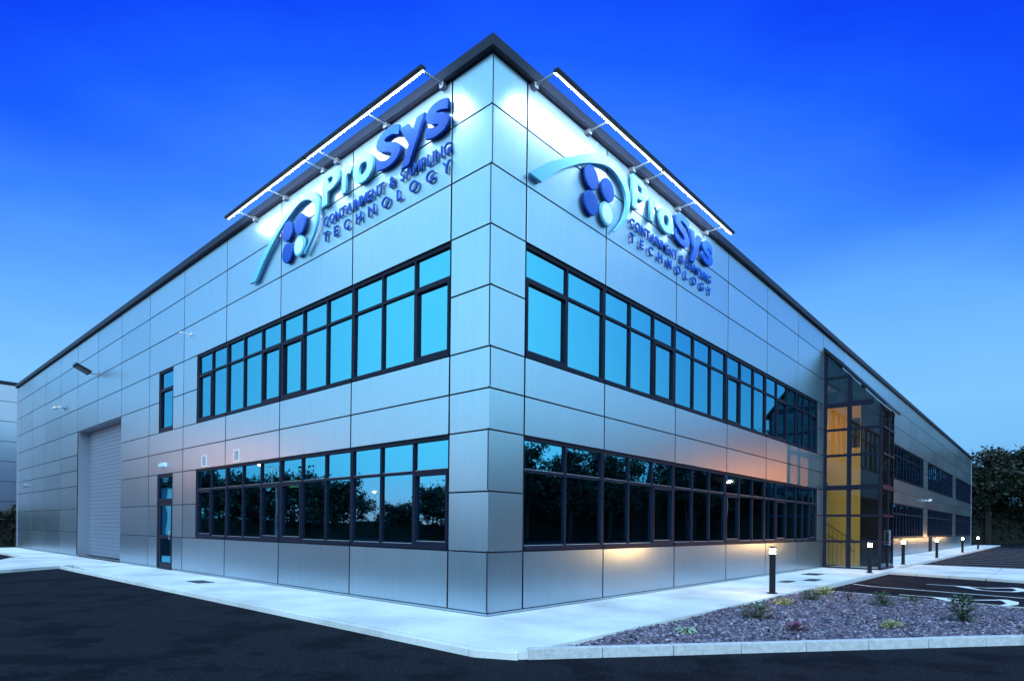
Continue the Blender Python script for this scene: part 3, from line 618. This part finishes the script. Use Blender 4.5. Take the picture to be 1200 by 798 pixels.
# access covers in the path
for x, y, rz, w, d_, lab in ((14.6,-.85,.0,.9,.5,'dark metal cover in the path close under the entrance side wall'),(12.1,-1.55,0,.8,.35,'dark metal cover in the path behind the planting bed'),(10.9,-1.2,0,.7,.3,'smaller dark metal cover in the path right of the first bollard'),(-.9,9.2,1.57,.8,.4,'dark metal cover in the loading side path')):
    b = MB(); b.box(-w/2,w/2,-d_/2,d_/2,.001,.006); b.box(-w/2+.03,w/2-.03,-d_/2+.03,d_/2-.03,.006,.011); o = b.build('drain_cover', 'cover_steel'); o.location = (x,y,0); o.rotation_euler = (0,0,rz); tag(o, lab, 'drain cover')

# ------------------------------------------------------------------ plants in the bed
def leaf(mb, base, d, L, w, droop):
    d = d.normalized(); side = d.cross(Vector((0,0,1)));
    if side.length < .05: side = Vector((1,0,0))
    side.normalize(); p0 = Vector(base); pts = []
    for s, ww in ((0,.15),(.4,1),(.75,.75),(1,.04)):
        c_ = p0 + d*L*s + Vector((0,0,-droop*L*s*s)); pts.append((c_-side*w*ww/2, c_+side*w*ww/2))
    for (a, b), (c_, e) in zip(pts, pts[1:]): mb.poly([a, b, e, c_])
def shrub(name, label, x, y, r, h, n, L, w, m_, seed, droop=.25, stems=True, flower=None):
    random.seed(seed); t = thing(name, label, 'plant', (x, y, -.06))
    f = MB()
    for i in range(n):
        a = random.uniform(0, 6.283); rr = r*math.sqrt(random.random())*.8; zz = h*random.uniform(.12, .92)*(1-.35*(rr/r)**2)
        d = Vector((math.cos(a)*random.uniform(.4,1), math.sin(a)*random.uniform(.4,1), random.uniform(-.1,.9)))
        leaf(f, (rr*math.cos(a), rr*math.sin(a), zz), d, L*random.uniform(.6,1.2), w*random.uniform(.7,1.2), droop)
    f.build('foliage', m_, t, fix=False)
    s = MB()
    for i in range(9):
        a = random.uniform(0, 6.283); q = r*.6*random.random(); s.cyl((0,0,0),(q*math.cos(a),q*math.sin(a),h*random.uniform(.5,.85)),.006,.003,n=5)
    s.build('stem', 'bark', t)
    if flower:
        fl = MB()
        for i in range(10):
            a = random.uniform(0, 6.283); q = r*.7*random.random(); c_ = Vector((q*math.cos(a), q*math.sin(a), h*random.uniform(.8,1.15)))
            for k_ in range(5): leaf(fl, c_, Vector((math.cos(k_*1.257), math.sin(k_*1.257), .5)), .025, .02, .1)
        fl.build('flower', flower, t, fix=False)
    return t
shrub('shrub', 'bushy mid green shrub in the slate behind the first kerb stones', 3.35, -3.12, .30, .30, 420, .07, .030, 'leaf_green', 1)
shrub('hosta', 'pale variegated leafy plant nearest the pointed corner of the bed', 1.02, -2.98, .13, .13, 40, .13, .05, 'leaf_pale', 2, droop=.5)
shrub('heather', 'yellow green tuft by the path edge left of the dark green shrub', 5.7, -2.78, .22, .16, 300, .06, .014, 'leaf_yellow', 3)
shrub('heather', 'yellow low tuft in the middle of the slate near the road kerb', 3.9, -4.98, .20, .12, 220, .06, .014, 'leaf_yellow', 4)
shrub('shrub', 'compact dark green shrub at the path edge near the first bollard', 6.75, -3.0, .25, .27, 320, .07, .03, 'leaf_green', 5)
shrub('shrub', 'bright yellow green shrub at the far path edge of the bed', 8.35, -2.85, .25, .24, 300, .07, .025, 'leaf_yellow', 6)
shrub('flowering_plant', 'dark red leaved plant with pink flowers in the front slate', 2.35, -4.05, .17, .16, 160, .07, .03, 'leaf_red', 7, flower='flower_pink')
shrub('shrub', 'dark rounded shrub by the parking bay edging', 7.1, -4.25, .26, .30, 330, .07, .03, 'leaf_green', 8)
shrub('twiggy_shrub', 'sparse tall reddish shrub at the back of the bed', 7.35, -3.6, .22, .45, 90, .06, .02, 'leaf_red', 9)
shrub('shrub', 'low spreading green plant beside the painted bay', 8.15, -4.65, .28, .18, 200, .06, .025, 'leaf_green', 10)
shrub('tall_shrub', 'tall leafy shrub at the right end of the bed near the road', 5.45, -5.72, .24, .52, 420, .09, .035, 'leaf_green', 12)

# ------------------------------------------------------------------ trees, hedges
def make_tree(name, seed, h, r, m_, n, leafsize, multi=False):
    random.seed(seed); t = thing(name, '', 'tree')
    tr = MB(); limbs = []
    bases = [(0, 0)] if not multi else [(random.uniform(-1.2,1.2), random.uniform(-1,1)) for _ in range(4)]
    for bx, by in bases:
        p0 = Vector((bx, by, -.2)); top = Vector((bx*1.6+random.uniform(-.3,.3), by*1.6+random.uniform(-.3,.3), h*.82)); mid = (p0+top)/2+Vector((random.uniform(-.3,.3), random.uniform(-.3,.3), 0))
        r0 = h*.018; tr.cyl(p0, mid, r0, r0*.65, n=9); tr.cyl(mid, top, r0*.65, r0*.15, n=8)
        for k_ in range(10):
            s = random.uniform(.22,.95); q = p0.lerp(top, s); a = random.uniform(0, 6.283); L = r*random.uniform(.55,1.0)*(1.15-s*.7)
            e = q+Vector((math.cos(a)*L, math.sin(a)*L, L*random.uniform(.35,.9))); tr.cyl(q, e, r0*.35*(1.1-s*.6), r0*.06, n=6); limbs.append((q, e))
            for _ in range(3):
                s2 = random.uniform(.3,.9); q2 = q.lerp(e, s2); e2 = q2+Vector((random.uniform(-1,1), random.uniform(-1,1), random.uniform(.1,.9)))*L*.45; tr.cyl(q2, e2, r0*.12, r0*.03, n=5); limbs.append((q2, e2))
    tr.build('trunk', 'bark', t)
    cl = []
    for q, e in limbs:
        for _ in range(2): cl.append((q.lerp(e, random.uniform(.55,1.05)), random.uniform(.35,.95)*r*.22))
    cr = MB(); V = cr.v; F = cr.f
    for i in range(n):
        c_, cr_ = random.choice(cl); d = Vector((random.gauss(0,1), random.gauss(0,1), random.gauss(0,.8)))*cr_*.62
        p0 = c_+d; s = leafsize*random.uniform(.5,1.3)
        u = Vector((random.gauss(0,1), random.gauss(0,1), random.gauss(0,1))).normalized(); w = u.cross(Vector((random.gauss(0,1), random.gauss(0,1), random.gauss(0,1)))).normalized()
        k_ = len(V); V += [tuple(p0-u*s), tuple(p0+w*s*.5), tuple(p0+u*s), tuple(p0-w*s*.5)]; F.append((k_,k_+1,k_+2,k_+3))
    cr.build('crown', m_, t, fix=False)
    return t
def hedge(name, label, pts, w, h, seed, n_per_m, m_='leaf_hedge', sz=.16):
    random.seed(seed); mb = MB(); core = MB()
    for (ax, ay), (bx, by) in zip(pts, pts[1:]):
        a = Vector((ax, ay, 0)); b = Vector((bx, by, 0)); L = (b-a).length; d = (b-a)/L; nn = Vector((-d.y, d.x, 0))
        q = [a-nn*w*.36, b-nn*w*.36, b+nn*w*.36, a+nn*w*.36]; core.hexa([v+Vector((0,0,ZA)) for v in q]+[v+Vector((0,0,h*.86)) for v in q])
        for _ in range(int(L*n_per_m)):
            s = random.random()*L; hh = h*(1+.14*math.sin(s*.9+seed)+.08*math.sin(s*2.7)); z = hh*random.random()**.6; o = random.choice((-1,1))*w*.5*random.uniform(.7,1.05) if random.random() < .75 else random.uniform(-.5,.5)*w
            if abs(o) < w*.35: z = hh*random.uniform(.9,1.06)
            p0 = a+d*s+nn*o+Vector((0,0,z)); r_ = sz*random.uniform(.6,1.4)
            u = Vector((random.gauss(0,1), random.gauss(0,1), random.gauss(0,1))).normalized(); v = u.cross(Vector((random.gauss(0,1), random.gauss(0,1), random.gauss(0,1)))).normalized()
            mb.poly([p0-u*r_, p0+v*r_*.5, p0+u*r_, p0-v*r_*.5])
    o = thing(name, label, 'hedge'); mb.build('foliage', m_, o, fix=False); core.build('core', m_, o); return o
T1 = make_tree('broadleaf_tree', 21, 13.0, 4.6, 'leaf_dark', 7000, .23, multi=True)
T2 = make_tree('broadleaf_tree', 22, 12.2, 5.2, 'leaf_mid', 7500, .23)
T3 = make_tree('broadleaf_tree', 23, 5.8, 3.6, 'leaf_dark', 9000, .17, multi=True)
G1 = 'trees along the far edge of the car park'
seen = [(T1,98,-.5,0,1.12,'broad dark tree rising just right of the building end'),
        (T2,97,-6.5,1.2,1.22,'dark tree at the right edge of the picture beyond the parking lines'),
        (T1,104,4.6,2.2,1.0,'dark tree with thin top partly hidden by the far building end'),
        (T2,103,-3.2,3.4,1.15,'dark tree set back between the two tallest at the right'),
        (T1,106,1.8,.8,1.0,'slender dark tree behind the far end of the path'),
        (T2,101,-9.8,2.0,1.32,'tall dark tree just outside the right of the parking lines')]
first = {T1: True, T2: True, T3: True}
def plant(T, x, y, rz, sc, lab, grp):
    if first[T]: first[T] = False; o = T; o.location = (x,y,ZA); o.rotation_euler = (0,0,rz); o.scale = (sc,)*3
    else: o = dup(T, (x,y,ZA), rz, sc)
    o['label'] = lab; o['group'] = grp
for a in seen: plant(*a[:5], a[5], G1)
RL = 'dark tree mirrored in the entrance side, the largest added or enlarged to darken the far cladding'; G2 = 'trees mirrored in the entrance side windows'
random.seed(77)
for x, y, s in ((30,-47,1.1),(37,-46,1.12),(44,-45,1.05),(51,-44,1.08),(58,-42,1.0),(65,-40,1.05),(72,-37,1.3),(79,-34,1.4),(86,-30,1.5),(92,-25,1.6),(97,-19,1.65),(100,-14.5,1.9),(92.5,-12,1.5),(108,-22,1.8)):
    plant(random.choice((T1,T2)), x, y, random.uniform(0,6), s, RL, G2)
LL = 'dark tree mirrored in the loading side, the four largest added to darken its far panels'; G3 = 'small trees mirrored in the loading side windows'
for x, y, s in ((-44,46,.7),(-41.5,50,1.15),(-39,54,.75),(-35,58,1.2),(-31.5,59,.8),(-29,62,1.35),(-26,62,1.0),(-23.5,64,1.3),(-48,41,.95),(-53,36,.9),(-21,97,2.3),(-16.5,94,2.8),(-12,97,2.7),(-8,100,2.6)):  # last four are unseen trees added to darken the far loading side panels
    plant(T3, x, y, random.uniform(0,6), s, LL, G3)
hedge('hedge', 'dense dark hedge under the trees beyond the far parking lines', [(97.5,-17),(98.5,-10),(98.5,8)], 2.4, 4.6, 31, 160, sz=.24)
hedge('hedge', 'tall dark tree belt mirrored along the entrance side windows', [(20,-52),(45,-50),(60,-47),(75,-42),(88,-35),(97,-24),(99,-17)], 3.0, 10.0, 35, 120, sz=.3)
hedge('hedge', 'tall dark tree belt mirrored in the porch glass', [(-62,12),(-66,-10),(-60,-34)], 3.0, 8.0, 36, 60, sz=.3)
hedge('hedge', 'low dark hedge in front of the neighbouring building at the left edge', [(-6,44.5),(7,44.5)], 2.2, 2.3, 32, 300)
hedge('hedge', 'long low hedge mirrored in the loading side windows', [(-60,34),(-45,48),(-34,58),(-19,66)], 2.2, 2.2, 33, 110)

# ------------------------------------------------------------------ neighbouring buildings
nb = thing('warehouse', 'grey blue panelled warehouse at the far left edge behind a hedge', 'building', (0,52,0))
b = MB(); zz = [0,1.5,3,4.5,6,7.5,9,10.5,11.75]
for z0, z1 in zip(zz, zz[1:]):
    for x0, x1 in ((-5,1.0),(1.0,7),(7,12)): b.box(x0+.01, x1-.01, -.05, .0, z0+.02, z1-.02)
b.build('cladding', 'neighbour_metal', nb)
b = MB(); b.box(-4.98, 12, .001, 18, 0, 11.78); b.build('wall', 'joint_dark', nb)
b = MB(); b.box(-5.1,12.1,-.12,18.1,11.79,12.0); b.build('coping', 'coping_metal', nb)
wb = thing('office_block', 'low white office block mirrored in the far loading side windows', 'building', (-30,80,0))
b = MB(); b.box(-9,8,0,10,-.1,6.2); b.build('wall', 'white_render', wb)
b = MB(); b.box(-9.2,8.2,-.2,10.2,6.21,6.5); b.build('roof', 'coping_metal', wb)
for z in (1.0, 4.0):
    b = MB(); b.box(-8,7,-.04,-.002,z,z+1.3); b.build('window', 'joint_dark', wb)

# ------------------------------------------------------------------ street lamps (seen in the window glass)
def street_lamp(label, x, y, rz, h, lm='sodium_lamp_small'):
    t = thing('street_lamp', label, 'street lamp', (x, y, ZA), rz, 'orange street lamps around the car park')
    b = MB(); b.cyl((0,0,0),(0,0,1.2),.09,n=12); b.cyl((0,0,1.2),(0,0,h),.065,.045,n=12); b.cyl((0,0,h),(.75,0,h+.12),.03,n=8); b.build('pole', 'grey_metal', t)
    b = MB(); b.hexa([(.6,-.13,h+.05),(1.25,-.13,h+.1),(1.25,.13,h+.1),(.6,.13,h+.05),(.65,-.09,h+.2),(1.2,-.09,h+.22),(1.2,.09,h+.22),(.65,.09,h+.2)]); hd = b.build('head', 'grey_metal', t)
    b = MB(); b.hexa([(.68,-.10,h-.02),(1.18,-.10,h+.02),(1.18,.10,h+.02),(.68,.10,h-.02),(.66,-.11,h+.05),(1.2,-.11,h+.09),(1.2,.11,h+.09),(.66,.11,h+.05)]); b.build('lens', lm, hd)
street_lamp('orange lit street lamp mirrored above the lower windows of the entrance side', 51.2, -17.2, 2.4, 6.1, 'sodium_lamp')
street_lamp('orange lit street lamp mirrored at the top of the loading side lower windows', -16.2, 39.4, 0.4, 6.1)
street_lamp('distant orange street lamp mirrored among the trees in the corner bay window', -44, 65, -.8, 6.1)
